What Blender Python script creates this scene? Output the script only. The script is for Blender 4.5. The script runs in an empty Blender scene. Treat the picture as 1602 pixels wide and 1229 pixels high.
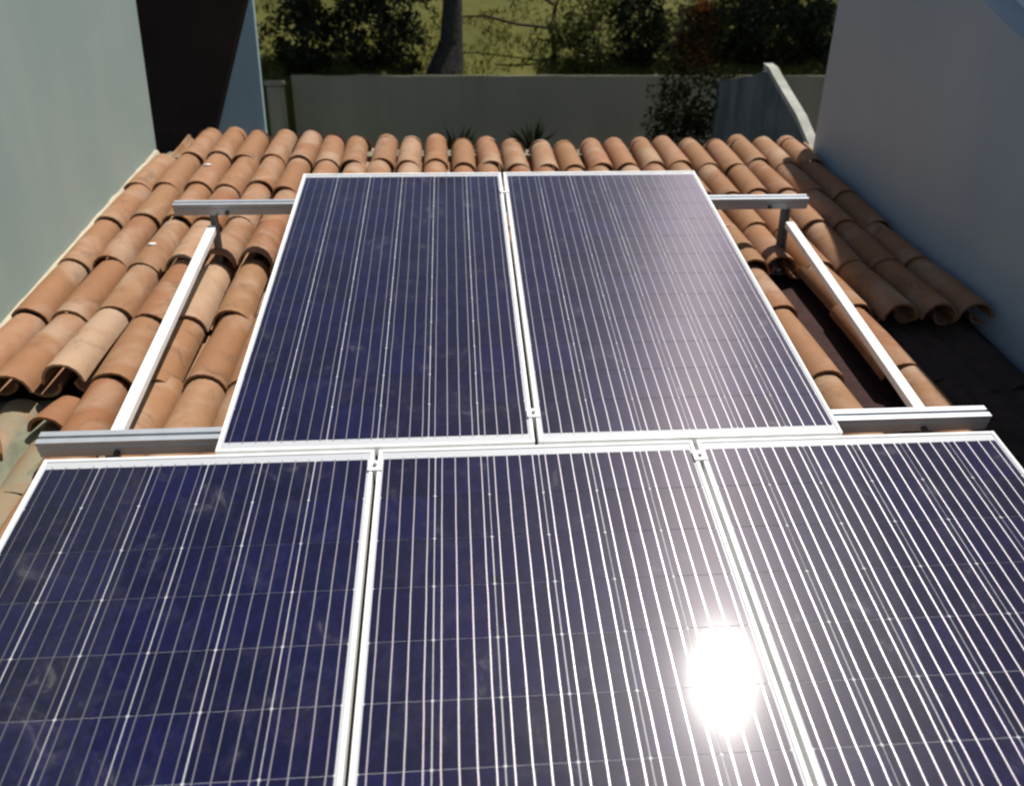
import bpy, bmesh, math, random
from mathutils import Matrix, Vector, Euler, noise
random.seed(7)
R = math.radians
S = bpy.context.scene
COL = S.collection

# ------------------------------------------------------------------ camera
cam_data = bpy.data.cameras.new("camera")
cam_data.sensor_fit = 'HORIZONTAL'
cam_data.sensor_width = 36.0
cam_data.lens = 36.0 * 1223.15 / 1602.0
cam_data.clip_start = 0.05
cam_data.clip_end = 2000.0
cam = bpy.data.objects.new("camera", cam_data)
COL.objects.link(cam)
cam.matrix_world = Matrix((
    (0.99760519, 0.0258842, -0.06413968, 1.27360551),
    (-0.06915127, 0.3921852, -0.91728342, -2.20402993),
    (0.00141149, 0.91952204, 0.39303591, 1.11668477),
    (0, 0, 0, 1)))
S.camera = cam
cam_data.dof.use_dof = True
cam_data.dof.focus_distance = 2.7
cam_data.dof.aperture_fstop = 2.3

# ------------------------------------------------------------------ light
SUN = Vector((0.29428555, 0.20020346, 0.93451302)).normalized()
world = bpy.data.worlds.new("World")
S.world = world
world.use_nodes = True
wn = world.node_tree.nodes
wl = world.node_tree.links
sky = wn.new("ShaderNodeTexSky")
sky.sky_type = 'NISHITA'
sky.sun_disc = False
sky.sun_elevation = math.asin(SUN.z)
sky.sun_rotation = math.atan2(SUN.x, SUN.y)
sky.air_density = 1.0
sky.dust_density = 1.5
wl.new(sky.outputs[0], wn["Background"].inputs[0])
wn["Background"].inputs[1].default_value = 0.062
sl = bpy.data.lights.new("sun", 'SUN')
sl.energy = 5.0
sl.angle = R(0.53)
sl.color = (1.0, 0.955, 0.88)
so = bpy.data.objects.new("sun", sl)
COL.objects.link(so)
so.rotation_mode = 'QUATERNION'
so.rotation_quaternion = SUN.to_track_quat('Z', 'Y')
so.location = (6, 4, 20)
S.view_settings.view_transform = 'Standard'
S.view_settings.look = 'None'
S.view_settings.exposure = 0.22
S.view_settings.gamma = 1.0
S.view_settings.use_curve_mapping = False
S.cycles.filter_width = 2.3

# ------------------------------------------------------------------ material helpers
def new_mat(name):
    m = bpy.data.materials.new(name)
    m.use_nodes = True
    nt = m.node_tree
    b = nt.nodes["Principled BSDF"]
    return m, nt, b

def N(nt, kind, **kw):
    n = nt.nodes.new(kind)
    for k, v in kw.items():
        setattr(n, k, v)
    return n

def ramp(nt, stops, interp='LINEAR'):
    r = nt.nodes.new("ShaderNodeValToRGB")
    r.color_ramp.interpolation = interp
    els = r.color_ramp.elements
    while len(els) < len(stops):
        els.new(0.5)
    for e, (p, c) in zip(els, stops):
        e.position = p
        e.color = (c[0], c[1], c[2], 1) if len(c) == 3 else c
    return r

def noise_tex(nt, scale, detail=5, rough=0.6, coord='Object', vec=None, dist=0.0):
    n = nt.nodes.new("ShaderNodeTexNoise")
    n.inputs['Scale'].default_value = scale
    n.inputs['Detail'].default_value = detail
    n.inputs['Roughness'].default_value = rough
    n.inputs['Distortion'].default_value = dist
    if vec is None:
        tc = nt.nodes.new("ShaderNodeTexCoord")
        vec = tc.outputs[coord]
    nt.links.new(vec, n.inputs['Vector'])
    return n

def add_bump(nt, b, src, strength=0.3, dist=0.01):
    bp = nt.nodes.new("ShaderNodeBump")
    bp.inputs['Strength'].default_value = strength
    bp.inputs['Distance'].default_value = dist
    nt.links.new(src, bp.inputs['Height'])
    nt.links.new(bp.outputs[0], b.inputs['Normal'])
    return bp

def mix_col(nt, fac, a, b, blend='MIX'):
    m = nt.nodes.new("ShaderNodeMix")
    m.data_type = 'RGBA'
    m.blend_type = blend
    for s, v in ((m.inputs[0], fac), (m.inputs[6], a), (m.inputs[7], b)):
        if hasattr(v, 'is_linked') or hasattr(v, 'links'):
            nt.links.new(v, s)
        elif isinstance(v, (int, float)):
            s.default_value = v
        else:
            s.default_value = (v[0], v[1], v[2], 1)
    return m.outputs[2]

def world_offset_vec(nt):
    """object coordinates shifted by a random amount for each object, so copies differ"""
    tc = nt.nodes.new("ShaderNodeTexCoord")
    oi = nt.nodes.new("ShaderNodeObjectInfo")
    mul = N(nt, "ShaderNodeMath", operation='MULTIPLY')
    mul.inputs[1].default_value = 43.0
    nt.links.new(oi.outputs['Random'], mul.inputs[0])
    va = N(nt, "ShaderNodeVectorMath", operation='ADD')
    nt.links.new(tc.outputs['Object'], va.inputs[0])
    nt.links.new(mul.outputs[0], va.inputs[1])
    return va.outputs[0], oi.outputs['Random']

# ------------------------------------------------------------------ materials
def mat_plaster(name, base, dark, streak, scale=1.2, rough=0.9):
    m, nt, b = new_mat(name)
    tc = nt.nodes.new("ShaderNodeTexCoord")
    mp = nt.nodes.new("ShaderNodeMapping")
    mp.inputs['Scale'].default_value = (1, 1, 0.22)
    nt.links.new(tc.outputs['Object'], mp.inputs[0])
    n1 = noise_tex(nt, scale * 2.6, 6, 0.62, vec=mp.outputs[0])
    n2 = noise_tex(nt, scale * 1.1, 4, 0.55)
    n3 = noise_tex(nt, 70, 4, 0.6)
    r1 = ramp(nt, [(0.35, (0, 0, 0)), (0.72, (1, 1, 1))])
    nt.links.new(n1.outputs['Fac'], r1.inputs[0])
    r2 = ramp(nt, [(0.35, (0, 0, 0)), (0.7, (1, 1, 1))])
    nt.links.new(n2.outputs['Fac'], r2.inputs[0])
    c1 = mix_col(nt, r2.outputs[0], base, dark)
    mm = N(nt, "ShaderNodeMath", operation='MULTIPLY')
    mm.inputs[1].default_value = 0.75
    nt.links.new(r1.outputs[0], mm.inputs[0])
    c2 = mix_col(nt, mm.outputs[0], c1, streak)
    nt.links.new(c2, b.inputs['Base Color'])
    b.inputs['Roughness'].default_value = rough
    b.inputs['Specular IOR Level'].default_value = 0.25
    ad = N(nt, "ShaderNodeMath", operation='ADD')
    nt.links.new(n3.outputs['Fac'], ad.inputs[0])
    nt.links.new(n1.outputs['Fac'], ad.inputs[1])
    add_bump(nt, b, ad.outputs[0], 0.18, 0.004)
    return m

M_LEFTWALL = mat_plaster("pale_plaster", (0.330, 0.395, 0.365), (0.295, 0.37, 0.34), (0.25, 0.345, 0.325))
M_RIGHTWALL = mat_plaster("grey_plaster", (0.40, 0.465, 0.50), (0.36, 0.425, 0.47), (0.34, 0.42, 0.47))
M_WHITEWALL = mat_plaster("white_plaster", (0.86, 0.87, 0.83), (0.82, 0.84, 0.80), (0.75, 0.78, 0.74))
M_REARWALL = mat_plaster("rear_wall_render", (0.29, 0.265, 0.195), (0.245, 0.23, 0.17), (0.19, 0.185, 0.13), 0.8)
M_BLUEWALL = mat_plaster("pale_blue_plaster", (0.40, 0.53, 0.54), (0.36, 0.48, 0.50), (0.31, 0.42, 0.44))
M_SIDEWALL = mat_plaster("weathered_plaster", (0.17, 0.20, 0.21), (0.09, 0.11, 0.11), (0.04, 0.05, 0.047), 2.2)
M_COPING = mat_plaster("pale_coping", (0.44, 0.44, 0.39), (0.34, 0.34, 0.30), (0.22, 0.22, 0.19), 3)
M_MORTAR = mat_plaster("mossy_mortar", (0.26, 0.24, 0.19), (0.16, 0.17, 0.11), (0.09, 0.10, 0.06), 7)
M_SHADEBED = mat_plaster("shade_toned_bed", (0.060, 0.036, 0.028), (0.038, 0.025, 0.02), (0.02, 0.016, 0.014), 7)  # deep shade beside the right wall is put into this dark colour
M_CREAM = mat_plaster("cream_mortar", (0.52, 0.47, 0.36), (0.42, 0.38, 0.29), (0.36, 0.31, 0.23), 6)

def mat_brown():
    m, nt, b = new_mat("dark_brown_paint")
    n = noise_tex(nt, 3.0, 6, 0.65)
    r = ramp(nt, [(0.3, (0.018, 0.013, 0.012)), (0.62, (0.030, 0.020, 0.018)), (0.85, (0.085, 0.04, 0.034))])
    nt.links.new(n.outputs['Fac'], r.inputs[0])
    nt.links.new(r.outputs[0], b.inputs['Base Color'])
    b.inputs['Roughness'].default_value = 0.8
    b.inputs['Specular IOR Level'].default_value = 0.2
    add_bump(nt, b, n.outputs['Fac'], 0.3, 0.01)
    return m
M_BROWN = mat_brown()

def mat_tile(name="terracotta", moss=0.0):
    m, nt, b = new_mat(name)
    vec, rnd = world_offset_vec(nt)
    base = ramp(nt, [(0.0, (0.279, 0.127, 0.055)), (0.20, (0.279, 0.150, 0.071)), (0.36, (0.244, 0.102, 0.044)),
                     (0.52, (0.321, 0.177, 0.094)), (0.66, (0.279, 0.129, 0.059)), (0.80, (0.251, 0.137, 0.066)), (0.92, (0.307, 0.146, 0.072)), (1.0, (0.391, 0.259, 0.164))])
    nt.links.new(rnd, base.inputs[0])
    n1 = noise_tex(nt, 9, 6, 0.65, vec=vec)
    n2 = noise_tex(nt, 3.2, 4, 0.6, vec=vec, dist=0.6)
    n3 = noise_tex(nt, 120, 4, 0.7, vec=vec)
    r1 = ramp(nt, [(0.38, (0, 0, 0)), (0.75, (1, 1, 1))])
    nt.links.new(n1.outputs['Fac'], r1.inputs[0])
    f1 = N(nt, "ShaderNodeMath", operation='MULTIPLY'); f1.inputs[1].default_value = 0.55
    nt.links.new(r1.outputs[0], f1.inputs[0])
    c1 = mix_col(nt, f1.outputs[0], base.outputs[0], (0.215, 0.10, 0.045))
    r2 = ramp(nt, [(0.49, (0, 0, 0)), (0.66, (1, 1, 1))])
    nt.links.new(n2.outputs['Fac'], r2.inputs[0])
    f2 = N(nt, "ShaderNodeMath", operation='MULTIPLY'); f2.inputs[1].default_value = 0.70
    nt.links.new(r2.outputs[0], f2.inputs[0])
    c2 = mix_col(nt, f2.outputs[0], c1, (0.36, 0.25, 0.17))
    r3 = ramp(nt, [(0.60, (0, 0, 0)), (0.72, (1, 1, 1))])
    nt.links.new(n3.outputs['Fac'], r3.inputs[0])
    f3 = N(nt, "ShaderNodeMath", operation='MULTIPLY'); f3.inputs[1].default_value = 0.35
    nt.links.new(r3.outputs[0], f3.inputs[0])
    c3 = mix_col(nt, f3.outputs[0], c2, (0.13, 0.075, 0.045))
    # black mould in blotches, and moss on the old ones
    n4 = noise_tex(nt, 6.0, 7, 0.7, vec=vec, dist=1.2)
    r4 = ramp(nt, [(0.56, (0, 0, 0)), (0.70, (1, 1, 1))])
    nt.links.new(n4.outputs['Fac'], r4.inputs[0])
    f4 = N(nt, "ShaderNodeMath", operation='MULTIPLY'); f4.inputs[1].default_value = 0.55
    nt.links.new(r4.outputs[0], f4.inputs[0])
    c3 = mix_col(nt, f4.outputs[0], c3, (0.085, 0.055, 0.038))
    if moss:
        n5 = noise_tex(nt, 11.0, 6, 0.7, vec=vec, dist=0.5)
        r5 = ramp(nt, [(0.30, (0, 0, 0)), (0.58, (1, 1, 1))])
        nt.links.new(n5.outputs['Fac'], r5.inputs[0])
        f5 = N(nt, "ShaderNodeMath", operation='MULTIPLY'); f5.inputs[1].default_value = moss
        nt.links.new(r5.outputs[0], f5.inputs[0])
        c3 = mix_col(nt, f5.outputs[0], c3, (0.205, 0.19, 0.125))
    nt.links.new(c3, b.inputs['Base Color'])
    b.inputs['Roughness'].default_value = 0.78
    b.inputs['Specular IOR Level'].default_value = 0.35
    add_bump(nt, b, n1.outputs['Fac'], 0.45, 0.008)
    return m
M_TILE = mat_tile()
M_TILE_OLD = mat_tile("mossy_terracotta", 0.85)

def mat_metal(name, base, metallic, rough):
    m, nt, b = new_mat(name)
    n = noise_tex(nt, 14, 4, 0.6)
    r = ramp(nt, [(0.3, tuple(c * 0.86 for c in base)), (0.7, base)])
    nt.links.new(n.outputs['Fac'], r.inputs[0])
    nt.links.new(r.outputs[0], b.inputs['Base Color'])
    b.inputs['Metallic'].default_value = metallic
    b.inputs['Roughness'].default_value = rough
    return m
M_FRAME = mat_metal("anodised_frame", (0.90, 0.90, 0.89), 0.0, 0.36)
M_RAIL = mat_metal("aluminium_rail", (0.44, 0.47, 0.51), 0.35, 0.42)
M_BAR = mat_metal("bright_aluminium", (0.90, 0.90, 0.89), 0.0, 0.38)
M_STEEL = mat_metal("dull_steel", (0.20, 0.20, 0.21), 0.5, 0.55)
M_BOLT = mat_metal("dark_bolt", (0.10, 0.10, 0.11), 0.7, 0.5)

def glassy(nt, b):
    """the laminate's glass face: a sharp clear coat over a softer, dusty one"""
    tc = nt.nodes.new("ShaderNodeTexCoord")
    geo = nt.nodes.new("ShaderNodeNewGeometry")
    n = noise_tex(nt, 5.5, 5, 0.65, vec=geo.outputs['Position'])
    r = ramp(nt, [(0.3, (0.045, 0.045, 0.045)), (0.8, (0.056, 0.056, 0.056))])
    nt.links.new(n.outputs['Fac'], r.inputs[0])
    b.inputs['Coat Weight'].default_value = 1.0
    b.inputs['Coat IOR'].default_value = 1.45
    nt.links.new(r.outputs[0], b.inputs['Coat Roughness'])
    return geo, n

def mat_cell():
    m, nt, b = new_mat("silicon_cell")
    geo, n = glassy(nt, b)
    vor = nt.nodes.new("ShaderNodeTexVoronoi")
    vor.inputs['Scale'].default_value = 70
    vor.inputs['Randomness'].default_value = 1.0
    nt.links.new(geo.outputs['Position'], vor.inputs['Vector'])
    r = ramp(nt, [(0.0, (0.0022, 0.0024, 0.0170)), (0.5, (0.0034, 0.0034, 0.0280)), (1.0, (0.0060, 0.0052, 0.0400))])
    nt.links.new(vor.outputs['Color'], r.inputs[0])
    oi = nt.nodes.new("ShaderNodeObjectInfo")
    ro = ramp(nt, [(0, (0.75, 0.80, 0.75)), (0.5, (1.0, 0.95, 1.0)), (1, (1.15, 1.1, 1.3))])
    nt.links.new(oi.outputs['Random'], ro.inputs[0])
    c1 = mix_col(nt, 1.0, r.outputs[0], ro.outputs[0], 'MULTIPLY')
    # thin dust and dried water marks
    d = noise_tex(nt, 8.0, 7, 0.72, vec=geo.outputs['Position'], dist=0.8)
    rd = ramp(nt, [(0.50, (0, 0, 0)), (0.62, (0.03, 0.03, 0.03)), (0.72, (0.22, 0.22, 0.22))])
    nt.links.new(d.outputs['Fac'], rd.inputs[0])
    c2 = mix_col(nt, rd.outputs[0], c1, (0.30, 0.29, 0.28))
    nt.links.new(c2, b.inputs['Base Color'])
    b.inputs['Roughness'].default_value = 0.32
    b.inputs['Specular IOR Level'].default_value = 0.03
    b.inputs['Sheen Weight'].default_value = 0.5
    b.inputs['Sheen Roughness'].default_value = 0.35
    # hair-thin printed fingers run across every cell and scatter light along the panel
    vt = N(nt, "ShaderNodeVectorTransform", vector_type='VECTOR', convert_from='OBJECT', convert_to='WORLD')
    vt.inputs[0].default_value = (1, 0, 0)
    an = nt.nodes.new("ShaderNodeBsdfAnisotropic")
    an.inputs['Color'].default_value = (0.80, 0.71, 0.78, 1)
    an.inputs['Roughness'].default_value = 0.55
    an.inputs['Anisotropy'].default_value = 0.77
    nt.links.new(vt.outputs[0], an.inputs['Tangent'])
    mx = nt.nodes.new("ShaderNodeMixShader")
    mx.inputs[0].default_value = 0.043
    nt.links.new(b.outputs[0], mx.inputs[1])
    nt.links.new(an.outputs[0], mx.inputs[2])
    an2 = nt.nodes.new("ShaderNodeBsdfAnisotropic")
    an2.inputs['Color'].default_value = (0.9, 0.88, 0.88, 1)
    an2.inputs['Roughness'].default_value = 0.13
    an2.inputs['Anisotropy'].default_value = 0.24
    nt.links.new(vt.outputs[0], an2.inputs['Tangent'])
    mx2 = nt.nodes.new("ShaderNodeMixShader")
    mx2.inputs[0].default_value = 0.003
    nt.links.new(mx.outputs[0], mx2.inputs[1])
    nt.links.new(an2.outputs[0], mx2.inputs[2])
    nt.links.new(mx2.outputs[0], nt.nodes["Material Output"].inputs[0])
    return m
M_CELL = mat_cell()

def mat_busbar():
    m, nt, b = new_mat("tinned_busbar")
    glassy(nt, b)
    b.inputs['Base Color'].default_value = (0.27, 0.255, 0.28, 1)
    b.inputs['Metallic'].default_value = 1.0
    b.inputs['Roughness'].default_value = 0.40
    b.inputs['Anisotropic'].default_value = 0.1
    vt = N(nt, "ShaderNodeVectorTransform", vector_type='VECTOR', convert_from='OBJECT', convert_to='WORLD')
    vt.inputs[0].default_value = (1, 0, 0)
    nt.links.new(vt.outputs[0], b.inputs['Tangent'])
    return m
M_BUS = mat_busbar()

def mat_backsheet():
    m, nt, b = new_mat("white_backsheet")
    glassy(nt, b)
    b.inputs['Base Color'].default_value = (0.46, 0.47, 0.50, 1)
    b.inputs['Roughness'].default_value = 0.5
    return m
M_BACK = mat_backsheet()

def mat_simple(name, lo, hi, scale, rough=0.9, bump=0.4, bdist=0.02, coord='Object'):
    m, nt, b = new_mat(name)
    n = noise_tex(nt, scale, 6, 0.65, coord=coord)
    r = ramp(nt, [(0.3, lo), (0.7, hi)])
    nt.links.new(n.outputs['Fac'], r.inputs[0])
    nt.links.new(r.outputs[0], b.inputs['Base Color'])
    b.inputs['Roughness'].default_value = rough
    b.inputs['Specular IOR Level'].default_value = 0.25
    if bump:
        add_bump(nt, b, n.outputs['Fac'], bump, bdist)
    return m
M_CELL_EDGE = mat_simple("cell_edge", (0.01, 0.012, 0.03), (0.02, 0.022, 0.04), 20, 0.6, 0)
M_FELT = mat_simple("shade_maroon_underlay", (0.022, 0.010, 0.010), (0.05, 0.022, 0.020), 12)  # dark maroon deck colour stands in for shade in the uncovered trench
M_GRASSHILL = mat_simple("hill_grass", (0.062, 0.066, 0.008), (0.098, 0.094, 0.013), 1.6, bump=0.8, bdist=0.1)
M_EARTH = mat_simple("earth", (0.05, 0.042, 0.028), (0.09, 0.075, 0.05), 1.3)
M_PATIO = mat_simple("patio_concrete", (0.12, 0.115, 0.10), (0.19, 0.18, 0.16), 2.2)
M_BARK = mat_simple("bark", (0.018, 0.018, 0.016), (0.05, 0.046, 0.04), 18, bump=0.9, bdist=0.03)
M_TWIG = mat_simple("twig_bark", (0.022, 0.016, 0.012), (0.045, 0.033, 0.025), 30)
M_BLOB = mat_simple("white_blob", (0.5, 0.48, 0.46), (0.72, 0.70, 0.68), 40)

def mat_leaf(name, lo, hi, trans=0.25, spec=0.15):
    m, nt, b = new_mat(name)
    geo = nt.nodes.new("ShaderNodeNewGeometry")
    r = ramp(nt, [(0.0, lo), (1.0, hi)])
    nt.links.new(geo.outputs['Random Per Island'], r.inputs[0])
    nt.links.new(r.outputs[0], b.inputs['Base Color'])
    b.inputs['Roughness'].default_value = 0.6
    b.inputs['Specular IOR Level'].default_value = spec
    tr = nt.nodes.new("ShaderNodeBsdfTranslucent")
    nt.links.new(r.outputs[0], tr.inputs[0])
    mx = nt.nodes.new("ShaderNodeMixShader")
    mx.inputs[0].default_value = trans
    nt.links.new(b.outputs[0], mx.inputs[1])
    nt.links.new(tr.outputs[0], mx.inputs[2])
    nt.links.new(mx.outputs[0], nt.nodes["Material Output"].inputs[0])
    return m
M_LEAF_DARK = mat_leaf("dark_leaves", (0.010, 0.014, 0.006), (0.035, 0.045, 0.018))
M_LEAF_OLIVE = mat_leaf("olive_leaves", (0.035, 0.045, 0.008), (0.10, 0.105, 0.022))
M_LEAF_RUST = mat_leaf("rusty_leaves", (0.045, 0.035, 0.010), (0.14, 0.055, 0.015))
M_LEAF_GRASS = mat_leaf("grass_blades", (0.065, 0.075, 0.008), (0.13, 0.12, 0.016))
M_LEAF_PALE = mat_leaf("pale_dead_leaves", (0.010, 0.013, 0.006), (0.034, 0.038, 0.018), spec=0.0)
M_PETAL = mat_leaf("orange_petals", (0.28, 0.08, 0.02), (0.40, 0.14, 0.04))

# ------------------------------------------------------------------ object helpers
def link(o, parent=None):
    COL.objects.link(o)
    if parent is not None:
        o.parent = parent
    return o

def mesh_obj(name, verts, faces, mat, parent=None, smooth=False):
    me = bpy.data.meshes.new(name)
    me.from_pydata([tuple(v) for v in verts], [], faces)
    me.materials.append(mat)
    me.update()
    if smooth:
        me.polygons.foreach_set("use_smooth", [True] * len(me.polygons))
    return link(bpy.data.objects.new(name, me), parent)

def bm_obj(name, bm, mat, parent=None, smooth=False):
    bmesh.ops.recalc_face_normals(bm, faces=bm.faces[:])
    me = bpy.data.meshes.new(name)
    bm.to_mesh(me)
    bm.free()
    me.materials.append(mat)
    if smooth:
        me.polygons.foreach_set("use_smooth", [True] * len(me.polygons))
    return link(bpy.data.objects.new(name, me), parent)

def thing(name, label, cat, loc=(0, 0, 0), group=None):
    o = bpy.data.objects.new(name, None)
    o.empty_display_size = 0.1
    o.location = loc
    COL.objects.link(o)
    o['label'] = label
    o['category'] = cat
    if group:
        o['group'] = group
    return o

def tag(o, label, cat, group=None):
    o['label'] = label
    o['category'] = cat
    if group:
        o['group'] = group
    return o

def bm_box(bm, lo, hi, mat4=None):
    x0, y0, z0 = lo
    x1, y1, z1 = hi
    vs = [bm.verts.new(p) for p in ((x0, y0, z0), (x1, y0, z0), (x1, y1, z0), (x0, y1, z0),
                                    (x0, y0, z1), (x1, y0, z1), (x1, y1, z1), (x0, y1, z1))]
    for f in ((0, 3, 2, 1), (4, 5, 6, 7), (0, 1, 5, 4), (1, 2, 6, 5), (2, 3, 7, 6), (3, 0, 4, 7)):
        bm.faces.new([vs[i] for i in f])
    if mat4 is not None:
        for v in vs:
            v.co = mat4 @ v.co
    return vs

def box_obj(name, lo, hi, mat, parent=None, bevel=0.0, mat4=None):
    bm = bmesh.new()
    bm_box(bm, lo, hi, mat4)
    if bevel:
        bmesh.ops.bevel(bm, geom=bm.edges[:], offset=bevel, segments=1, affect='EDGES')
    return bm_obj(name, bm, mat, parent)

def prism_x(name, prof, x0, x1, mat, parent=None):
    """a (y, z) outline pushed from x0 to x1"""
    n = len(prof)
    v = [(x0, y, z) for y, z in prof] + [(x1, y, z) for y, z in prof]
    f = [list(range(n)), list(range(2 * n - 1, n - 1, -1))]
    f += [[i, i + n, (i + 1) % n + n, (i + 1) % n] for i in range(n)]
    bm = bmesh.new()
    vs = [bm.verts.new(p) for p in v]
    for q in f:
        bm.faces.new([vs[i] for i in q])
    return bm_obj(name, bm, mat, parent)

def prism_y(name, prof, y0, y1, mat, parent=None):
    n = len(prof)
    v = [(x, y0, z) for x, z in prof] + [(x, y1, z) for x, z in prof]
    bm = bmesh.new()
    vs = [bm.verts.new(p) for p in v]
    for q in [list(range(n)), list(range(2 * n - 1, n - 1, -1))] + [[i, i + n, (i + 1) % n + n, (i + 1) % n] for i in range(n)]:
        bm.faces.new([vs[i] for i in q])
    return bm_obj(name, bm, mat, parent)

# ================================================================== SETTING
TR = R(13.0)                     # pitch of the tiled roof
DECK = -0.325                    # deck level under the world origin
def roof_z(y):
    return DECK + y * math.tan(TR)
GROUND = -2.6
gr = mesh_obj("ground", [(-700, -700, GROUND), (700, -700, GROUND), (700, 900, GROUND), (-700, 900, GROUND)], [(0, 1, 2, 3)], M_EARTH)
gr['kind'] = 'structure'
pt = box_obj("patio", (-6, 3.36, GROUND + 0.004), (9, 7.995, -1.6), M_PATIO)
pt['kind'] = 'structure'

# garden hill behind the rear wall
def hill_z(x, y):
    t = max(0.0, y - 8.22)
    z = 0.72 + 0.46 * t - 0.0035 * t * t
    z += 0.16 * noise.noise(Vector((x * 0.35, y * 0.35, 0))) * min(1, t / 2) + 0.9 * noise.noise(Vector((x * 0.06, y * 0.06, 3))) * min(1, t / 8)
    return z
xs = [-60 + i * 3 for i in range(17)] + [-11 + i * 0.4 for i in range(70)] + [17 + i * 3 for i in range(19)]
ys = [8.22 + i * 0.3 for i in range(26)] + [16.2 + i * 1.5 for i in range(34)]
hv, hf = [], []
for y in ys:
    for x in xs:
        hv.append((x, y, hill_z(x, y)))
W = len(xs)
for j in range(len(ys) - 1):
    for i in range(W - 1):
        a = j * W + i
        hf.append((a, a + 1, a + 1 + W, a + W))
# skirt down to the ground on the near side
k0 = len(hv)
for x in xs:
    hv.append((x, 8.22, GROUND - 0.1))
for i in range(W - 1):
    hf.append((k0 + i, k0 + i + 1, i + 1, i))
hill = mesh_obj("hillside", hv, hf, M_GRASSHILL, smooth=True)
hill['kind'] = 'structure'

# ---- left building wall
lw = thing("plaster_wall", "tall pale green grey plaster wall along the left edge of the tiled roof", "wall", (-0.7, 0, GROUND))
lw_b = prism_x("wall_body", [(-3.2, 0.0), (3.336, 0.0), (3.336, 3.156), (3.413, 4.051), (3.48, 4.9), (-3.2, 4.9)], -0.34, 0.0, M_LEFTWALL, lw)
# uneven cream mortar fillet where tiles meet the wall
fv, ff = [], []
nf = 60
for i in range(nf):
    y = -1.0 + i * (4.3 / (nf - 1))
    h = 0.125 + 0.012 * noise.noise(Vector((y * 5, 1, 0))) + 0.01 * noise.noise(Vector((y * 17, 4, 0)))
    w = 0.050 + 0.012 * noise.noise(Vector((y * 6, 9, 0)))
    z = roof_z(y) - GROUND
    fv += [(0.002, y, z - 0.02), (0.002, y, z + h), (0.020, y, z + h - 0.004), (w, y, z + h - 0.06), (w, y, z - 0.02)]
for i in range(nf - 1):
    for k in range(4):
        a = i * 5 + k
        ff.append((a, a + 1, a + 6, a + 5))
mesh_obj("mortar_fillet", fv, ff, M_CREAM, lw)

# ---- right building wall: raked grey wall with the taller white wall set back behind it
rw = thing("grey_wall", "shaded grey plaster wall with raking top beside the right edge of the tiles", "wall", (3.72, 0, GROUND))
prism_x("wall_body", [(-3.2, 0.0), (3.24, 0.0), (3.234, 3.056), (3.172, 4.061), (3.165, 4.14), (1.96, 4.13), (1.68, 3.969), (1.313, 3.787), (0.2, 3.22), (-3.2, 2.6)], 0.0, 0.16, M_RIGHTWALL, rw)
ww = thing("white_wall", "white upper wall rising behind the raked top of the right grey wall", "wall", (3.885, 0, GROUND))
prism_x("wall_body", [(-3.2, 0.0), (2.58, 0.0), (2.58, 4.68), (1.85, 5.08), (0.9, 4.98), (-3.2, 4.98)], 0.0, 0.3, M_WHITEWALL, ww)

# ---- far left: brown wall with a slanting edge, pale blue wall behind it
bw = thing("brown_wall", "very dark brown wall between the pale plaster wall and pale blue wall", "wall", (0, 4.2, GROUND))
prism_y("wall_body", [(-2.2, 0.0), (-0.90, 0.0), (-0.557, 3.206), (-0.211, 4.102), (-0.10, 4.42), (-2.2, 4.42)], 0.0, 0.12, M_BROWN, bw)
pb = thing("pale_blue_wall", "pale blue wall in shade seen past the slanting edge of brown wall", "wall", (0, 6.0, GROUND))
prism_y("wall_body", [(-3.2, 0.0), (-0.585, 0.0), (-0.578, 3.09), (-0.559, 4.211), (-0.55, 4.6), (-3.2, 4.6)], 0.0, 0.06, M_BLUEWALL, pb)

# ---- rear boundary wall with pillar
bk = thing("rear_wall", "low dark grey boundary wall across the back below the garden", "wall", (0, 8.0, GROUND))
prof = []
nseg = 40
for i in range(nseg + 1):
    x = -0.66 + i * (6.6 / nseg)
    prof.append((x, 3.525 + 0.014 * noise.noise(Vector((x * 2.3, 0, 0))) + 0.008 * noise.noise(Vector((x * 9, 2, 0)))))
prism_y("wall_body", [(5.94, 0.0), (-0.66, 0.0)] + prof, 0.0, 0.2, M_REARWALL, bk)
pl = thing("gate_pillar", "weathered grey pillar at the left end of the rear boundary wall", "pillar", (-0.80, 7.8, GROUND))
bm = bmesh.new()
bm_box(bm, (-0.10, -0.1, 0.0), (0.07, 0.12, 3.42))
bmesh.ops.bevel(bm, geom=bm.edges[:], offset=0.012, segments=2, affect='EDGES')
bm_obj("shaft", bm, M_REARWALL, pl)
box_obj("cap", (-0.12, -0.12, 3.422), (0.09, 0.14, 3.475), M_REARWALL, pl, 0.01)

# ---- raking side wall at right rear, lit on its coping
sw = thing("raking_side_wall", "weathered pale side wall with sunlit sloping coping, right behind the ridge", "wall", (3.95, 0, GROUND))
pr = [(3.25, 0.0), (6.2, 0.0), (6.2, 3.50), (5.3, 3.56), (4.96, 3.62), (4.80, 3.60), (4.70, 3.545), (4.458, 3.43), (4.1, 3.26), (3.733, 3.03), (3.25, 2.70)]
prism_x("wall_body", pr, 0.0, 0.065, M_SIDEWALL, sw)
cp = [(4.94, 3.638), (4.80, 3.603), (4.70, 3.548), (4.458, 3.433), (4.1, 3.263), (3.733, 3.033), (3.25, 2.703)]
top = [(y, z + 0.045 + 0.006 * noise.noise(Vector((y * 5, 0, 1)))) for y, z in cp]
prism_x("coping", cp + top[::-1], -0.006, 0.073, M_COPING, sw)

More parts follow.
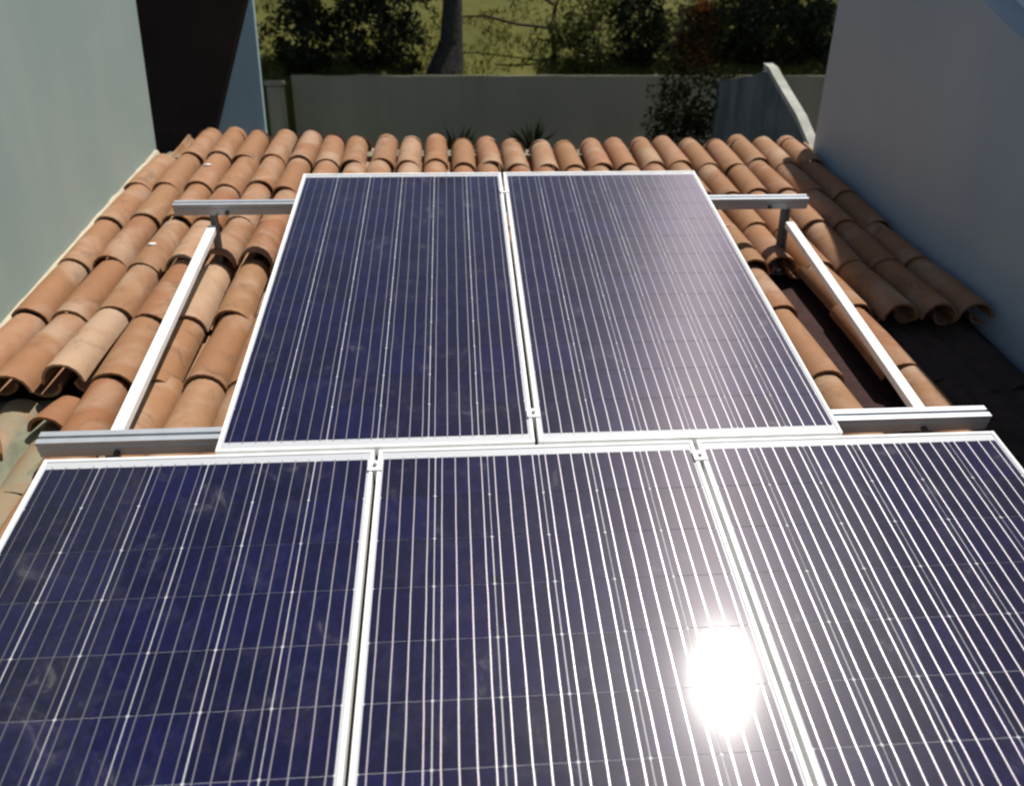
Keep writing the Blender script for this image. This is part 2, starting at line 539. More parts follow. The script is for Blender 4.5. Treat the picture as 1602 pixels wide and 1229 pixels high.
# ================================================================== TILED HOUSE ROOF
house = thing("tiled_roof", "terracotta barrel tiled roof sloping down towards the viewer between two walls", "roof", (0, 0, 0))
ct, st = math.cos(TR), math.sin(TR)
def roof_pt(x, s, h):
    """x across, s up the slope (in plan metres), h above the deck"""
    return Vector((x, s - st * h * 0 , roof_z(s) + h))
Yr0, Yr1 = -2.4, 3.42
prism_x("roof_deck", [(Yr0, roof_z(Yr0)), (Yr1, roof_z(Yr1)), (Yr1, roof_z(Yr1) - 0.12), (Yr0, roof_z(Yr0) - 0.12)], -0.695, 3.715, M_FELT, house)
prism_x("house_wall", [(-2.2, GROUND + 0.004), (3.34, GROUND + 0.004), (3.34, roof_z(3.34) - 0.125), (-2.2, roof_z(-2.2) - 0.125)], -0.69, 3.71, M_WHITEWALL, house)
prism_x("ridge_mortar", [(3.30, roof_z(3.30) + 0.003), (3.30, roof_z(3.30) + 0.075), (3.52, roof_z(3.36) + 0.075), (3.58, roof_z(3.36) - 0.05), (3.425, roof_z(3.36) - 0.12), (3.425, roof_z(3.42) + 0.003)], -0.68, 3.70, M_MORTAR, house)

TL = 0.54
def tile_mesh(name, w0, w1, h0, h1, length, thick, seg=9, along=4, flip=False, seed=0, mat=None):
    """a tapering barrel: w/h 0 at the lower end (y = 0), w/h 1 at the upper end"""
    bm = bmesh.new()
    rings = []
    for j in range(along + 1):
        t = j / along
        w = (w0 + (w1 - w0) * t) * 0.5
        h = h0 + (h1 - h0) * t
        bow = 0.004 * math.sin(math.pi * t)
        ro, ri = [], []
        for i in range(seg + 1):
            a = math.pi * i / seg
            wob = 0.0022 * noise.noise(Vector((i * 0.6, j * 0.8, seed * 7.3)))
            ca, sa = math.cos(a), math.sin(a)
            y = t * length + 0.004 * noise.noise(Vector((i * 0.9, seed * 3.1, 5))) * (1 if j in (0, along) else 0)
            ro.append(bm.verts.new((ca * (w + wob), y, sa * (h + wob) + bow)))
            ri.append(bm.verts.new((ca * (w - thick + wob), y, max(0.0, sa * (h - thick + wob)) + bow)))
        rings.append((ro, ri))
    for j in range(along):
        a, b = rings[j], rings[j + 1]
        for i in range(seg):
            bm.faces.new((a[0][i], b[0][i], b[0][i + 1], a[0][i + 1]))
            bm.faces.new((a[1][i], a[1][i + 1], b[1][i + 1], b[1][i]))
        for i in (0, seg):
            bm.faces.new((a[0][i], a[1][i], b[1][i], b[0][i]))
    for ro, ri in (rings[0], rings[-1]):
        for i in range(seg):
            bm.faces.new((ro[i], ro[i + 1], ri[i + 1], ri[i]))
    if flip:
        for v in bm.verts:
            v.co.z = -v.co.z
    bmesh.ops.recalc_face_normals(bm, faces=bm.faces[:])
    me = bpy.data.meshes.new(name)
    bm.to_mesh(me)
    bm.free()
    me.materials.append(mat or M_TILE)
    me.polygons.foreach_set("use_smooth", [True] * len(me.polygons))
    me.set_sharp_from_angle(angle=R(50))
    return me

covers = [tile_mesh("cover_tile", 0.170 + 0.006 * (k % 3 - 1), 0.150, 0.082 + 0.004 * (k % 2), 0.073, TL, 0.010, seed=k) for k in range(5)]
channels = [tile_mesh("channel_tile", 0.135, 0.165, 0.060, 0.070, TL, 0.012, seg=7, along=2, flip=True, seed=20 + k) for k in range(3)]
sunk = [tile_mesh("cover_tile", 0.168, 0.155, 0.068, 0.062, TL, 0.012, seed=80 + k, mat=M_SHADEBED) for k in range(3)]
olds = [tile_mesh("cover_tile", 0.168, 0.155, 0.070, 0.064, TL, 0.012, seed=60 + k, mat=M_TILE_OLD) for k in range(3)]
noses = [tile_mesh("ridge_tile", 0.158 + 0.006 * (k % 2), 0.120, 0.080, 0.058, 0.17, 0.013, along=3, seed=40 + k) for k in range(4)]

PITCH = 0.1762
X0 = -0.615
NC = 25
EXPO = 0.47
def ridge_shift(x):
    pts = [(-0.7, 0.22), (-0.38, 0.20), (0.52, 0.06), (1.95, -0.09), (2.83, -0.07), (3.7, -0.05)]
    for (xa, sa), (xb, sb) in zip(pts, pts[1:]):
        if x <= xb:
            return sa + (sb - sa) * max(0, (x - xa) / (xb - xa))
    return pts[-1][1]
rng = random.Random(11)
first = {}
def put_tile(kind, meshes, x, y, h, pitch_extra=0.0, yaw=0.0, roll=0.0):
    o = bpy.data.objects.new(kind, rng.choice(meshes))
    o.location = (x, y, roof_z(y) + h)
    o.rotation_euler = Euler((TR - pitch_extra, roll, yaw), 'XYZ')
    return link(o, house)
LOW = [0.65 + EXPO * k for k in range(-6, 6)]          # lower ends of the courses
for i in range(NC):
    x = X0 + PITCH * i
    sh = ridge_shift(x)
    for k, y0 in enumerate(LOW):
        y = y0 + sh * max(0, (y0 + 0.2) / 3.3) + rng.uniform(-0.05, 0.05)
        if i == 0 and y0 > 2.9:
            continue
        if x < -0.16 and y0 < 0.60:                   # lower, mossy courses bedded in mortar on the left
            put_tile("cover_tile", olds, x + rng.uniform(-0.015, 0.015), y + 0.02, -0.004 + rng.uniform(-0.008, 0.008), R(0.6), rng.uniform(-0.05, 0.05), rng.uniform(-0.08, 0.08))
            continue
        if x > 3.16 and y0 < 1.10:                   # sunken courses under the right wall, shade painted into their colour
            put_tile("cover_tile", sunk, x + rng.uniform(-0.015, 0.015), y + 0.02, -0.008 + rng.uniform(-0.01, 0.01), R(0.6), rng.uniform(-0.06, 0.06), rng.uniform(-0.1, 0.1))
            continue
        if i == 20 and 0.1 < y0 < 1.40:               # covers missing below the post
            continue
        lift = 0.0
        if x < -0.16 and 0.6 < y0 < 0.7:
            lift = 0.035
        if x > 3.16 and 1.0 < y0 < 1.5:
            lift = 0.03
        if abs(y0 - 1.59) < 0.02 and i in (4, 5, 6, 18, 19):
            lift = rng.uniform(0.018, 0.036)
        put_tile("cover_tile", covers, x + rng.uniform(-0.008, 0.008), y, 0.058 + 0.020 + lift,
                 R(0.95) + lift * 1.4 + rng.uniform(-0.007, 0.007), rng.uniform(-0.028, 0.028), rng.uniform(-0.06, 0.06))
    # short tile closing the column at the ridge
    if i > 0:
        ye = 3.0 + sh + TL - 0.085
        o = bpy.data.objects.new("ridge_tile", noses[i % 4])
        o.location = (x + rng.uniform(-0.004, 0.004), ye - 0.02, roof_z(ye - 0.02) + 0.072)
        o.rotation_euler = (R(-9) + rng.uniform(-0.05, 0.05), rng.uniform(-0.05, 0.05), rng.uniform(-0.04, 0.04))
        link(o, house)
for i in range(NC + 1):
    x = X0 + PITCH * (i - 0.5)
    if x < -0.69:
        continue
    sh = ridge_shift(x)
    for k, y0 in enumerate(LOW):
        if y0 < -1.9 and 3 < i < 22:
            continue
        y = y0 + 0.03 + sh * max(0, (y0 + 0.2) / 3.3) + rng.uniform(-0.02, 0.02)
        if x < -0.16 and y0 < 0.60:
            continue
        if x > 3.16 and y0 < 1.10:
            continue
        if i in (20, 21) and 0.1 < y0 < 1.40:
            continue
        put_tile("channel_tile", channels, x + rng.uniform(-0.004, 0.004), y, 0.100, R(2.2))
# mortar beds where the courses stop: mossy at left, shade-coloured at right
def lumpy_bed(name, x0, x1, y0, y1, h, amp, mat):
    nx, ny = 14, 24
    v, f = [], []
    for j in range(ny + 1):
        for i in range(nx + 1):
            x = x0 + (x1 - x0) * i / nx
            y = y0 + (y1 - y0) * j / ny
            e = min(i, nx - i, 2) / 2 * min(j, ny - j, 2) / 2
            v.append((x, y, roof_z(y) + 0.003 + e * (h + amp * noise.noise(Vector((x * 7, y * 7, 0))) + amp * 0.5 * noise.noise(Vector((x * 23, y * 23, 2))))))
    for j in range(ny):
        for i in range(nx):
            a = j * (nx + 1) + i
            f.append((a, a + 1, a + nx + 2, a + nx + 1))
    return mesh_obj(name, v, f, mat, house, True)
lumpy_bed("mortar_bed", -0.69, -0.10, -2.2, 0.78, 0.040, 0.034, M_MORTAR)
lumpy_bed("mortar_bed", 3.14, 3.71, -2.2, 1.40, 0.040, 0.03, M_SHADEBED)
# a few broken tiles left on the left hand bed, in front of the open ends
for (x, y, z, ry, rz) in ((-0.25, 0.50, 0.050, 0.1, -0.12), (-0.10, 0.40, 0.060, 0.0, 0.05), (-0.44, 0.36, 0.055, 0.3, 0.4)):
    put_tile("broken_tile", noses, x, y, z, 0.03, rz, ry)
def blob(x, y, h, r):
    bm = bmesh.new()
    bmesh.ops.create_icosphere(bm, subdivisions=2, radius=r)
    for v in bm.verts:
        v.co *= 1 + 0.25 * noise.noise(v.co * 60)
        v.co.z *= 0.3
        v.co += Vector((x, y, roof_z(y) + h))
    bm_obj("white_blob", bm, M_BLOB, house, True)
blob(-0.262, 2.93, 0.156, 0.026)
blob(-0.262, 1.83, 0.158, 0.022)

# ================================================================== SOLAR ARRAY
T17 = R(17.0)
PAN = Matrix.Rotation(T17, 4, 'X')
PW, PL_, PT = 0.992, 1.99, 0.040
CW = 0.1570
CPX = 0.1597
CPY = 0.1590
cell_me = None
def build_cell_mesh():
    c = CW / 2
    k = 0.003
    d = 0.07862
    o = [(-c + k, -d), (c - k, -d), (c, -d + k), (c, d - k), (c - k, d), (-c + k, d), (-c, d - k), (-c, -d + k)]
    v = [(x, y, 0) for x, y in o] + [(x, y, -0.0006) for x, y in o]
    f = [list(range(8))] + [[i + 8, (i + 1) % 8 + 8, (i + 1) % 8, i] for i in range(8)]
    me = bpy.data.meshes.new("solar_cell")
    me.from_pydata(v, [], f)
    me.materials.append(M_CELL)
    me.materials.append(M_CELL_EDGE)
    for p in me.polygons:
        p.material_index = 0 if p.index == 0 else 1
    return me
cell_me = build_cell_mesh()
def build_bus_mesh(length, seed):
    # a slightly wavy, slightly rounded ribbon
    w = 0.0014
    n = 72
    v, f = [], []
    for j in range(n + 1):
        y = length * j / n
        dx = 0.0009 * noise.noise(Vector((y * 9, seed * 5.1, 0))) + 0.0009 * noise.noise(Vector((int(y / CPY) * 3.7, seed * 9.3, 5)))
        v += [(dx - w, y, 0.0), (dx + w, y, 0.0)]
    for j in range(n):
        k = j * 2
        f += [(k, k + 1, k + 3, k + 2)]
    me = bpy.data.meshes.new("busbar")
    me.from_pydata(v, [], f)
    me.materials.append(M_BUS)
    return me
bus_mes = [build_bus_mesh(CPY * 12 + 0.012, k) for k in range(6)]
def frame_mesh():
    bm = bmesh.new()
    lip = 0.0115
    b = 0.0016
    H0 = -PT
    def bar(lo, hi):
        sub = bmesh.new()
        bm_box(sub, lo, hi)
        bmesh.ops.bevel(sub, geom=sub.edges[:], offset=b, segments=1, affect='EDGES')
        tmp = bpy.data.meshes.new("tmp")
        sub.to_mesh(tmp)
        sub.free()
        bm.from_mesh(tmp)
        bpy.data.meshes.remove(tmp)
    bar((0, 0, H0), (lip, PL_, 0.0024))
    bar((PW - lip, 0, H0), (PW, PL_, 0.0024))
    bar((lip + 0.0004, 0, H0), (PW - lip - 0.0004, lip, 0.0021))
    bar((lip + 0.0004, PL_ - lip, H0), (PW - lip - 0.0004, PL_, 0.0021))
    me = bpy.data.meshes.new("panel_frame")
    bm.to_mesh(me)
    bm.free()
    me.materials.append(M_FRAME)
    return me
frame_me = frame_mesh()
def back_mesh():
    bm = bmesh.new()
    bm_box(bm, (0.0118, 0.0118, -0.006), (PW - 0.0118, PL_ - 0.0118, -0.0012))
    bmesh.ops.recalc_face_normals(bm, faces=bm.faces[:])
    me = bpy.data.meshes.new("backsheet")
    bm.to_mesh(me)
    bm.free()
    me.materials.append(M_BACK)
    return me
back_me = back_mesh()

prng = random.Random(5)
def solar_panel(u, v, label):
    t = thing("solar_panel", label, "solar panel", (0, 0, 0), "blue solar panels mounted in two rows on the roof")
    tilt = Matrix.Rotation(prng.uniform(-0.0003, 0.0003), 4, 'Y') @ Matrix.Rotation(prng.uniform(-0.0003, 0.0003), 4, 'X')
    t.matrix_world = PAN @ Matrix.Translation((u, v, 0)) @ tilt
    link(bpy.data.objects.new("panel_frame", frame_me), t)
    link(bpy.data.objects.new("backsheet", back_me), t)
    cx0 = (PW - CPX * 6) / 2
    cy0 = (PL_ - CPY * 12) / 2
    for i in range(6):
        for j in range(12):
            c = link(bpy.data.objects.new("solar_cell", cell_me), t)
            c.location = (cx0 + CPX * (i + 0.5) + prng.uniform(-0.0004, 0.0004), cy0 + CPY * (j + 0.5), 0)
            c.rotation_euler = (prng.uniform(-0.0004, 0.0004), prng.uniform(-0.0004, 0.0004), 0)
        for q in range(4):
            b = link(bpy.data.objects.new("busbar", prng.choice(bus_mes)), t)
            b.location = (cx0 + CPX * i + CPX * (q + 0.5) / 4, cy0 - 0.006, 0.0003)
    return t
STEP = 1.005
E0 = (STEP - PW) / 2
solar_panel(0 * STEP + E0, -0.012 - PL_, "dark navy solar panel at the left end of the front row")
solar_panel(1 * STEP + E0, -0.012 - PL_, "middle solar panel of the front row, with the sun's bright reflection")
solar_panel(2 * STEP + E0, -0.012 - PL_, "solar panel at the right end of the front row, streaked with glare")
solar_panel(0.5 * STEP + E0, 0.0, "left solar panel of the two in the upper row below the ridge")
solar_panel(1.5 * STEP + E0, 0.0, "right solar panel of the two in the upper row below the ridge")

# ---- rack
rack = thing("mounting_rack", "aluminium rack of rails and slanting bars carrying the solar panels", "mounting rack", (0, 0, 0))
rack.matrix_world = PAN
def rail(v, z_top, x0, x1, w=0.042, h=0.048):
    """an extruded rail with a groove in its top face"""
    g = 0.006
    prof = [(v - w / 2, z_top - h), (v + w / 2, z_top - h), (v + w / 2, z_top), (v + g, z_top), (v + g, z_top - 0.010),
            (v - g, z_top - 0.010), (v - g, z_top), (v - w / 2, z_top), (v - w / 2, z_top - 0.014), (v - w / 2 + 0.003, z_top - 0.017),
            (v - w / 2 + 0.003, z_top - 0.021), (v - w / 2, z_top - 0.024)]
    return prism_x("rail", prof, x0, x1, M_RAIL, rack)
rail(1.775, -0.0425, -0.085, 3.045, w=0.05, h=0.056)
rail(0.135, -0.0425, -0.085, 3.090, w=0.055, h=0.062)
rail(-1.62, -0.0425, -0.05, 3.07)
def bar_bm(p0, p1, w, h):
    p0, p1 = Vector(p0), Vector(p1)
    d = p1 - p0
    L = d.length
    d.normalize()
    side = d.cross(Vector((0, 0, 1))).normalized()
    up = side.cross(d)
    m = Matrix((side, d, up)).transposed().to_4x4()
    m.translation = p0
    bm = bmesh.new()
    bm_box(bm, (-w / 2, 0, -h), (w / 2, L, 0), m)
    bmesh.ops.bevel(bm, geom=bm.edges[:], offset=0.002, segments=1, affect='EDGES')
    return bm
bm_obj("slanting_bar", bar_bm((0.125, 0.172, -0.085), (0.088, 1.725, -0.138), 0.042, 0.030), M_BAR, rack)
bm_obj("slanting_bar", bar_bm((2.897, 0.180, -0.085), (2.948, 1.69, -0.138), 0.042, 0.030), M_BAR, rack)
INV = PAN.inverted()
def post(u, v, ztop):
    top = PAN @ Vector((u, v, ztop))
    base_z = roof_z(top.y) + 0.02
    bm = bmesh.new()
    # an angle section: two thin legs at right angles
    bm_box(bm, (top.x - 0.019, top.y - 0.006, base_z), (top.x + 0.019, top.y, top.z), INV)
    bm_box(bm, (top.x + 0.0135, top.y - 0.0405, base_z), (top.x + 0.0185, top.y - 0.0065, top.z - 0.002), INV)
    p = bm_obj("post", bm, M_STEEL, rack)
    bm = bmesh.new()
    bm_box(bm, (top.x - 0.05, top.y - 0.075, base_z + 0.001), (top.x + 0.05, top.y + 0.03, base_z + 0.008), INV)
    bm_obj("foot_plate", bm, M_STEEL, p)
    bm = bmesh.new()
    bmesh.ops.create_cone(bm, cap_ends=True, segments=6, radius1=0.011, radius2=0.011, depth=0.018,
                          matrix=INV @ Matrix.Translation((top.x + 0.0, top.y - 0.035, base_z + 0.017)))
    bm_obj("bolt", bm, M_BAR, p)
for u, u2 in ((0.130, 0.095), (2.880, 2.935)):
    post(u2, 1.765, -0.10)
    post(u, 0.120, -0.106)
    post(u, -1.63, -0.092)
def hex_bolt(u, v, z):
    bm = bmesh.new()
    bmesh.ops.create_cone(bm, cap_ends=True, segments=6, radius1=0.010, radius2=0.010, depth=0.012,
                          matrix=Matrix.Translation((u, v, z)) @ Matrix.Rotation(R(90), 4, 'X'))
    bm_obj("bolt", bm, M_BOLT, rack)
hex_bolt(2.862, 0.101, -0.088)
hex_bolt(0.158, 0.101, -0.088)
hex_bolt(0.165, 1.744, -0.085)
hex_bolt(2.850, 1.744, -0.085)
def clamp(u, v):
    bm = bmesh.new()
    bm_box(bm, (u - 0.021, v - 0.020, 0.0027), (u + 0.021, v + 0.020, 0.0067))
    bm_box(bm, (u - 0.0055, v - 0.020, -0.043), (u + 0.0055, v + 0.020, 0.0025))
    c = bm_obj("clamp", bm, M_FRAME, rack)
    bm = bmesh.new()
    bmesh.ops.create_cone(bm, cap_ends=True, segments=8, radius1=0.0065, radius2=0.006, depth=0.006, matrix=Matrix.Translation((u, v, 0.0099)))
    bm_obj("bolt", bm, M_STEEL, c)
clamp(1.5 * STEP, 1.775)
clamp(1.5 * STEP, 0.135)
clamp(1.0 * STEP, -0.085)
clamp(2.0 * STEP, -0.085)
clamp(1.0 * STEP, -1.62)
clamp(2.0 * STEP, -1.62)

# ================================================================== GARDEN
def leaf_cloud(name, blobs, n, size, mat, parent, seed, shell=0.45, up=0.3, aspect=0.45):
    """n leaf faces spread through lumpy ellipsoids (centre, radii)"""
    r = random.Random(seed)
    vols = [b[1][0] * b[1][1] * b[1][2] for b in blobs]
    v, f = [], []
    for _ in range(n):
        c, rad = r.choices(blobs, vols)[0]
        d = Vector((r.gauss(0, 1), r.gauss(0, 1), r.gauss(0, 1))).normalized()
        rr = shell + (1 - shell) * r.random() ** 0.6
        rr *= 1 + 0.38 * noise.noise(d * 2.3 + Vector((seed, seed * 2, 0)))
        p = Vector((c[0] + d.x * rad[0] * rr, c[1] + d.y * rad[1] * rr, c[2] + d.z * rad[2] * rr))
        if noise.noise(p * 3.2 + Vector((seed * 3, 0, 0))) < -0.16:
            continue
        nrm = (d + Vector((r.gauss(0, 0.7), r.gauss(0, 0.7), r.gauss(up, 0.7)))).normalized()
        t = nrm.orthogonal().normalized()
        t = (Matrix.Rotation(r.uniform(0, 6.28), 3, nrm) @ t)
        s = nrm.cross(t)
        L = size * r.uniform(0.6, 1.5)
        w = L * aspect
        k = len(v)
        v += [p - t * L * 0.5, p + s * w * 0.5 + nrm * L * 0.06, p + t * L * 0.5 - nrm * L * 0.10, p - s * w * 0.5 + nrm * L * 0.06]
        f.append((k, k + 1, k + 2, k + 3))
    return mesh_obj(name, v, f, mat, parent)

def limb_bm(bm, pts, rad, seg=8):
    prev = None
    for i, (p, r_) in enumerate(zip(pts, rad)):
        p = Vector(p)
        d = (Vector(pts[min(i + 1, len(pts) - 1)]) - Vector(pts[max(i - 1, 0)])).normalized()
        a = d.orthogonal().normalized() if abs(d.z) < 0.9 else Vector((1, 0, 0)) - d * d.x
        a.normalize()
        b = d.cross(a)
        ring = [bm.verts.new(p + (a * math.cos(2 * math.pi * k / seg) + b * math.sin(2 * math.pi * k / seg)) * r_ *
                             (1 + 0.12 * noise.noise(Vector((k * 1.3, i * 0.9, p.x))))) for k in range(seg)]
        if prev:
            for k in range(seg):
                bm.faces.new((prev[k], prev[(k + 1) % seg], ring[(k + 1) % seg], ring[k]))
        prev = ring
    bm.faces.new(prev)

def bush(x, y, label, blobs, n, size, mat, seed, cat="bush", name="garden_bush", stems=5, group=None, aspect=0.45):
    z = hill_z(x, y)
    t = thing(name, label, cat, (x, y, z), group)
    bm = bmesh.new()
    r = random.Random(seed + 100)
    for k in range(stems):
        c, rad = r.choice(blobs)
        e = Vector((c[0] + r.uniform(-0.5, 0.5) * rad[0], c[1] + r.uniform(-0.5, 0.5) * rad[1], c[2] + r.uniform(-0.2, 0.7) * rad[2]))
        b0 = Vector((r.uniform(-0.08, 0.08), r.uniform(-0.05, 0.05), -0.05))
        mid = (b0 + e) / 2 + Vector((r.uniform(-0.08, 0.08), r.uniform(-0.06, 0.06), 0.05))
        limb_bm(bm, [b0, mid, e], [0.018, 0.012, 0.005], 5)
    bm_obj("stem", bm, M_TWIG, t, True)
    leaf_cloud("foliage", blobs, n, size, mat, t, seed, aspect=aspect)
    return t

bush(-0.55, 8.75, "dark green bush behind the left end of the rear wall, above the pillar", [((-0.1, 0, 0.35), (0.5, 0.4, 0.5)), ((0.15, 0.2, 0.85), (0.5, 0.4, 0.5))], 4200, 0.075, M_LEAF_DARK, 1)
bush(0.40, 8.80, "broad blackish bush behind the rear wall just left of the tree trunk", [((-0.15, 0, 0.40), (0.55, 0.4, 0.5)), ((0.15, 0.15, 0.9), (0.52, 0.4, 0.5)), ((0.35, -0.1, 0.2), (0.3, 0.25, 0.35))], 5600, 0.07, M_LEAF_DARK, 2)
bush(3.10, 8.72, "olive green shrub above the middle right of the rear wall", [((-0.1, 0, 0.25), (0.34, 0.3, 0.32)), ((0.15, 0.25, 0.6), (0.36, 0.3, 0.40)), ((-0.35, 0.1, 0.45), (0.3, 0.25, 0.3))], 3600, 0.06, M_LEAF_OLIVE, 3, "shrub", "garden_shrub")
bush(3.75, 8.85, "dark rounded bush between the olive shrub and the rusty shrub", [((-0.05, 0, 0.45), (0.40, 0.35, 0.5)), ((0.05, 0.1, 0.95), (0.38, 0.35, 0.35))], 4200, 0.065, M_LEAF_DARK, 4)
rs = bush(4.38, 8.62, "rust coloured shrub with one orange flower cluster by the rear wall", [((0, 0, 0.15), (0.28, 0.25, 0.30)), ((0.02, 0.1, 0.55), (0.30, 0.25, 0.36))], 2400, 0.06, M_LEAF_RUST, 5, "shrub", "flowering_shrub")
leaf_cloud("flower_cluster", [((0.04, -0.12, 0.82), (0.13, 0.10, 0.07))], 90, 0.06, M_PETAL, rs, 6)
bush(5.35, 8.95, "wide blackish green hedge bush behind the right end of rear wall", [((-0.4, 0, 0.35), (0.55, 0.4, 0.5)), ((0.3, 0.1, 0.3), (0.65, 0.4, 0.55)), ((0.9, 0.0, 0.4), (0.5, 0.4, 0.5))], 7000, 0.075, M_LEAF_DARK, 7)
bush(5.75, 10.1, "olive sunlit bush rising above the dark hedge at far right", [((-0.3, 0, 0.6), (0.7, 0.5, 0.6)), ((0.5, 0.2, 0.5), (0.8, 0.5, 0.7))], 5200, 0.085, M_LEAF_OLIVE, 8)

# shade-loving plants in front of the rear wall
def patio_plant(x, y, z0, label, blobs, n, size, mat, seed, name, cat, aspect=0.45):
    t = thing(name, label, cat, (x, y, -1.6))
    bm = bmesh.new()
    r = random.Random(seed)
    for k in range(5):
        c, rad = r.choice(blobs)
        e = Vector((c[0] + r.uniform(-0.5, 0.5) * rad[0], c[1], c[2] + z0 + 1.6))
        limb_bm(bm, [(r.uniform(-0.06, 0.06), 0, 0.0), ((e.x) * 0.5, 0.05, e.z * 0.55), e], [0.03, 0.02, 0.006], 6)
    bm_obj("stem", bm, M_TWIG, t, True)
    leaf_cloud("foliage", [((c[0], c[1], c[2] + z0 + 1.6), rad) for c, rad in blobs], n, size, mat, t, seed, aspect=aspect)
patio_plant(3.70, 6.5, 0.0, "shadowy loose shrub in front of the rear wall's right end", [((0.0, 0, 0.2), (0.42, 0.3, 0.55)), ((0.15, -0.1, 0.72), (0.55, 0.3, 0.34)), ((0.50, -0.3, 0.40), (0.26, 0.2, 0.40))], 6500, 0.055, M_LEAF_PALE, 31, "shaded_shrub", "shrub")

def spiky_plant(x, y, ztop, label, n, spread, seed):
    t = thing("spiky_plant", label, "plant", (x, y, -1.6), "spiky plants against the rear wall")
    r = random.Random(seed)
    v, f = [], []
    bm = bmesh.new()
    limb_bm(bm, [(0, 0, 0), (0.02, 0, (ztop + 1.6) * 0.5), (0, 0, ztop + 1.6 - 0.45)], [0.05, 0.045, 0.04], 7)
    bm_obj("stem", bm, M_TWIG, t, True)
    for _ in range(n):
        a = r.uniform(0, 6.283)
        lean = r.uniform(0.1, 1.0)
        L = r.uniform(0.3, 0.5)
        d = Vector((math.cos(a) * lean * spread, math.sin(a) * lean * 0.5, 1.0)).normalized()
        b = Vector((0, 0, ztop + 1.6 - 0.47))
        s = d.cross(Vector((math.sin(a), -math.cos(a), 0.2))).normalized() * 0.016
        mid = b + d * L * 0.55
        tip = b + d * L + Vector((0, 0, -0.08 * lean))
        k = len(v)
        v += [b - s * 0.7, b + s * 0.7, mid + s, tip, mid - s]
        f.append((k, k + 1, k + 2, k + 3, k + 4))
    mesh_obj("blades", v, f, M_LEAF_DARK, t)
spiky_plant(1.30, 7.3, 0.46, "dark spiky plant showing over the ridge, left of two against rear wall", 46, 0.9, 51)
spiky_plant(2.18, 7.3, 0.52, "dark spiky plant showing over the ridge, right of two against rear wall", 52, 0.9, 52)

# trees
tr = thing("garden_tree", "tall tree with dark straight trunk rising just behind the rear wall", "tree", (1.24, 8.75, hill_z(1.24, 8.75)))
bm = bmesh.new()
limb_bm(bm, [(-0.10, 0, -0.2), (-0.04, 0, 0.05), (0.02, 0, 0.32), (0.05, 0.02, 0.9), (0.05, 0.05, 2.0), (-0.1, 0.1, 3.2), (-0.25, 0.1, 4.6)], [0.30, 0.22, 0.14, 0.115, 0.105, 0.09, 0.05], 12)
limb_bm(bm, [(-0.02, 0.05, 2.2), (-0.7, 0.1, 3.2), (-1.5, 0.2, 4.0)], [0.07, 0.055, 0.025], 8)
limb_bm(bm, [(0.0, 0.05, 2.6), (0.4, 0.3, 3.5), (0.6, 0.4, 4.4)], [0.06, 0.045, 0.02], 8)
bm_obj("trunk", bm, M_BARK, tr, True)
leaf_cloud("crown", [((-1.1, 0.2, 4.2), (1.5, 1.2, 0.9)), ((-0.2, 0.5, 5.0), (1.2, 1.2, 0.9)), ((-2.0, 0.3, 3.7), (1.1, 1.0, 0.7))], 9000, 0.13, M_LEAF_DARK, tr, 61)

sp = thing("bare_sapling", "thin dark sapling with arching bare branches against the yellow green grass", "tree", (2.62, 9.0, hill_z(2.62, 9.0)))
bm = bmesh.new()
limb_bm(bm, [(0.0, 0, -0.05), (-0.03, 0, 0.25), (-0.02, 0, 0.55), (0.05, 0, 0.75), (0.3, 0, 0.86)], [0.035, 0.03, 0.026, 0.022, 0.012], 7)
limb_bm(bm, [(-0.02, 0, 0.62), (-0.25, 0, 0.76), (-0.52, 0, 0.73), (-0.60, 0, 0.58)], [0.022, 0.022, 0.018, 0.010], 6)
limb_bm(bm, [(-0.03, 0, 0.35), (-0.5, 0.1, 0.40), (-0.9, 0.2, 0.50), (-1.25, 0.2, 0.49)], [0.02, 0.018, 0.016, 0.009], 6)
limb_bm(bm, [(-0.02, 0, 0.30), (0.18, 0, 0.42), (0.24, 0, 0.6)], [0.018, 0.014, 0.008], 6)
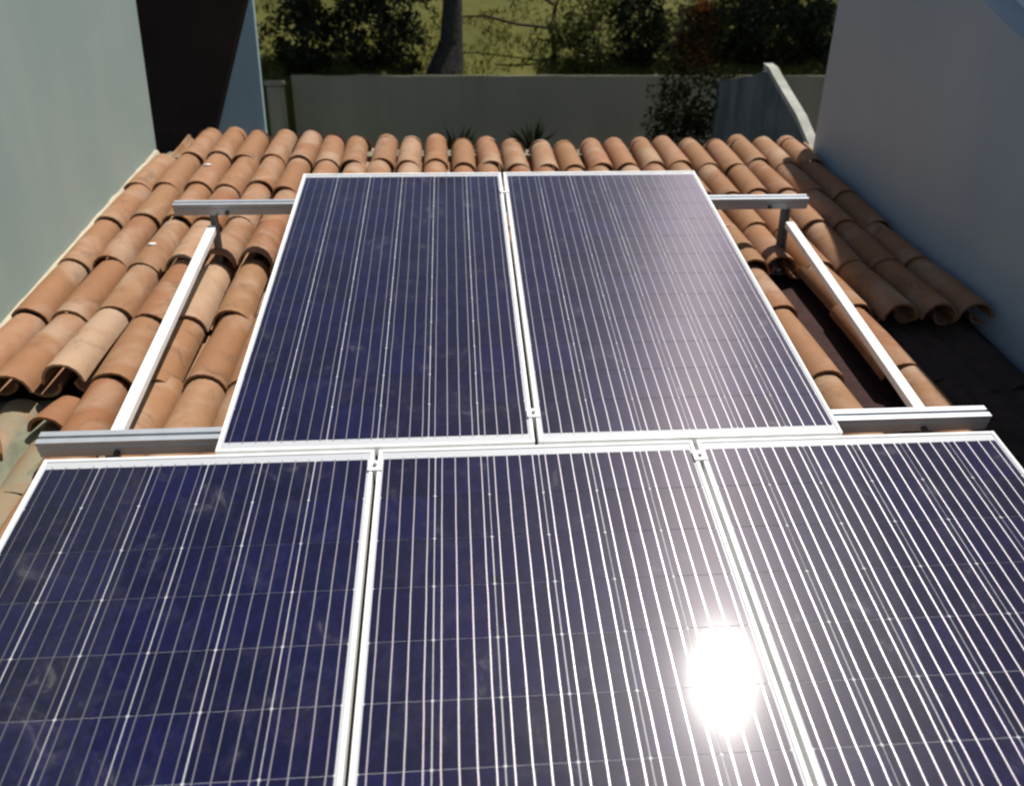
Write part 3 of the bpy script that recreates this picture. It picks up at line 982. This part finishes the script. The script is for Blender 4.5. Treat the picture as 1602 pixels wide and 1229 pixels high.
limb_bm(bm, [(-0.02, 0, 0.18), (-0.22, 0, 0.22), (-0.34, 0, 0.05)], [0.016, 0.014, 0.01], 6)
bm_obj("trunk", bm, M_TWIG, sp, True)
leaf_cloud("foliage", [((0.0, 0, 0.3), (0.3, 0.2, 0.3)), ((0.25, 0, 0.75), (0.3, 0.2, 0.14))], 260, 0.07, M_LEAF_OLIVE, sp, 66)
rt = thing("garden_tree", "large leafy tree overhanging the dark hedge at the right rear", "tree", (7.6, 10.6, hill_z(7.6, 10.6)))
bm = bmesh.new()
limb_bm(bm, [(0, 0, -0.2), (0.0, 0, 0.3), (-0.1, 0, 1.4), (-0.3, 0, 2.6), (-0.6, -0.2, 3.8)], [0.26, 0.19, 0.15, 0.12, 0.06], 10)
limb_bm(bm, [(-0.15, 0, 1.8), (-0.9, -0.4, 2.7), (-1.6, -0.7, 3.3)], [0.09, 0.06, 0.03], 8)
bm_obj("trunk", bm, M_BARK, rt, True)
leaf_cloud("crown", [((-1.3, -0.5, 3.9), (1.5, 1.2, 0.9)), ((-0.3, 0.0, 4.6), (1.3, 1.2, 0.9)), ((-2.1, -0.9, 3.4), (1.0, 0.9, 0.6))], 8000, 0.13, M_LEAF_OLIVE, rt, 71)

# grass and weeds on the hillside
r = random.Random(90)
gv, gf = [], []
for _ in range(26000):
    y = 8.25 + 6.5 * r.random() ** 1.6
    x = r.uniform(-2.5, 8.5)
    if noise.noise(Vector((x * 1.7, y * 1.7, 7))) < -0.25:
        continue
    z = hill_z(x, y) - 0.01
    h = r.uniform(0.03, 0.085) * (1 + 0.6 * noise.noise(Vector((x * 0.9, y * 0.9, 4))))
    a = r.uniform(0, 6.283)
    w = r.uniform(0.008, 0.02)
    dx, dy = math.cos(a) * w, math.sin(a) * w
    lx, ly = r.gauss(0, 0.05), r.gauss(0, 0.05)
    k = len(gv)
    gv += [(x - dx, y - dy, z), (x + dx, y + dy, z), (x + lx, y + ly, z + h)]
    gf.append((k, k + 1, k + 2))
gs = mesh_obj("grass", gv, gf, M_LEAF_GRASS)
gs['kind'] = 'stuff'
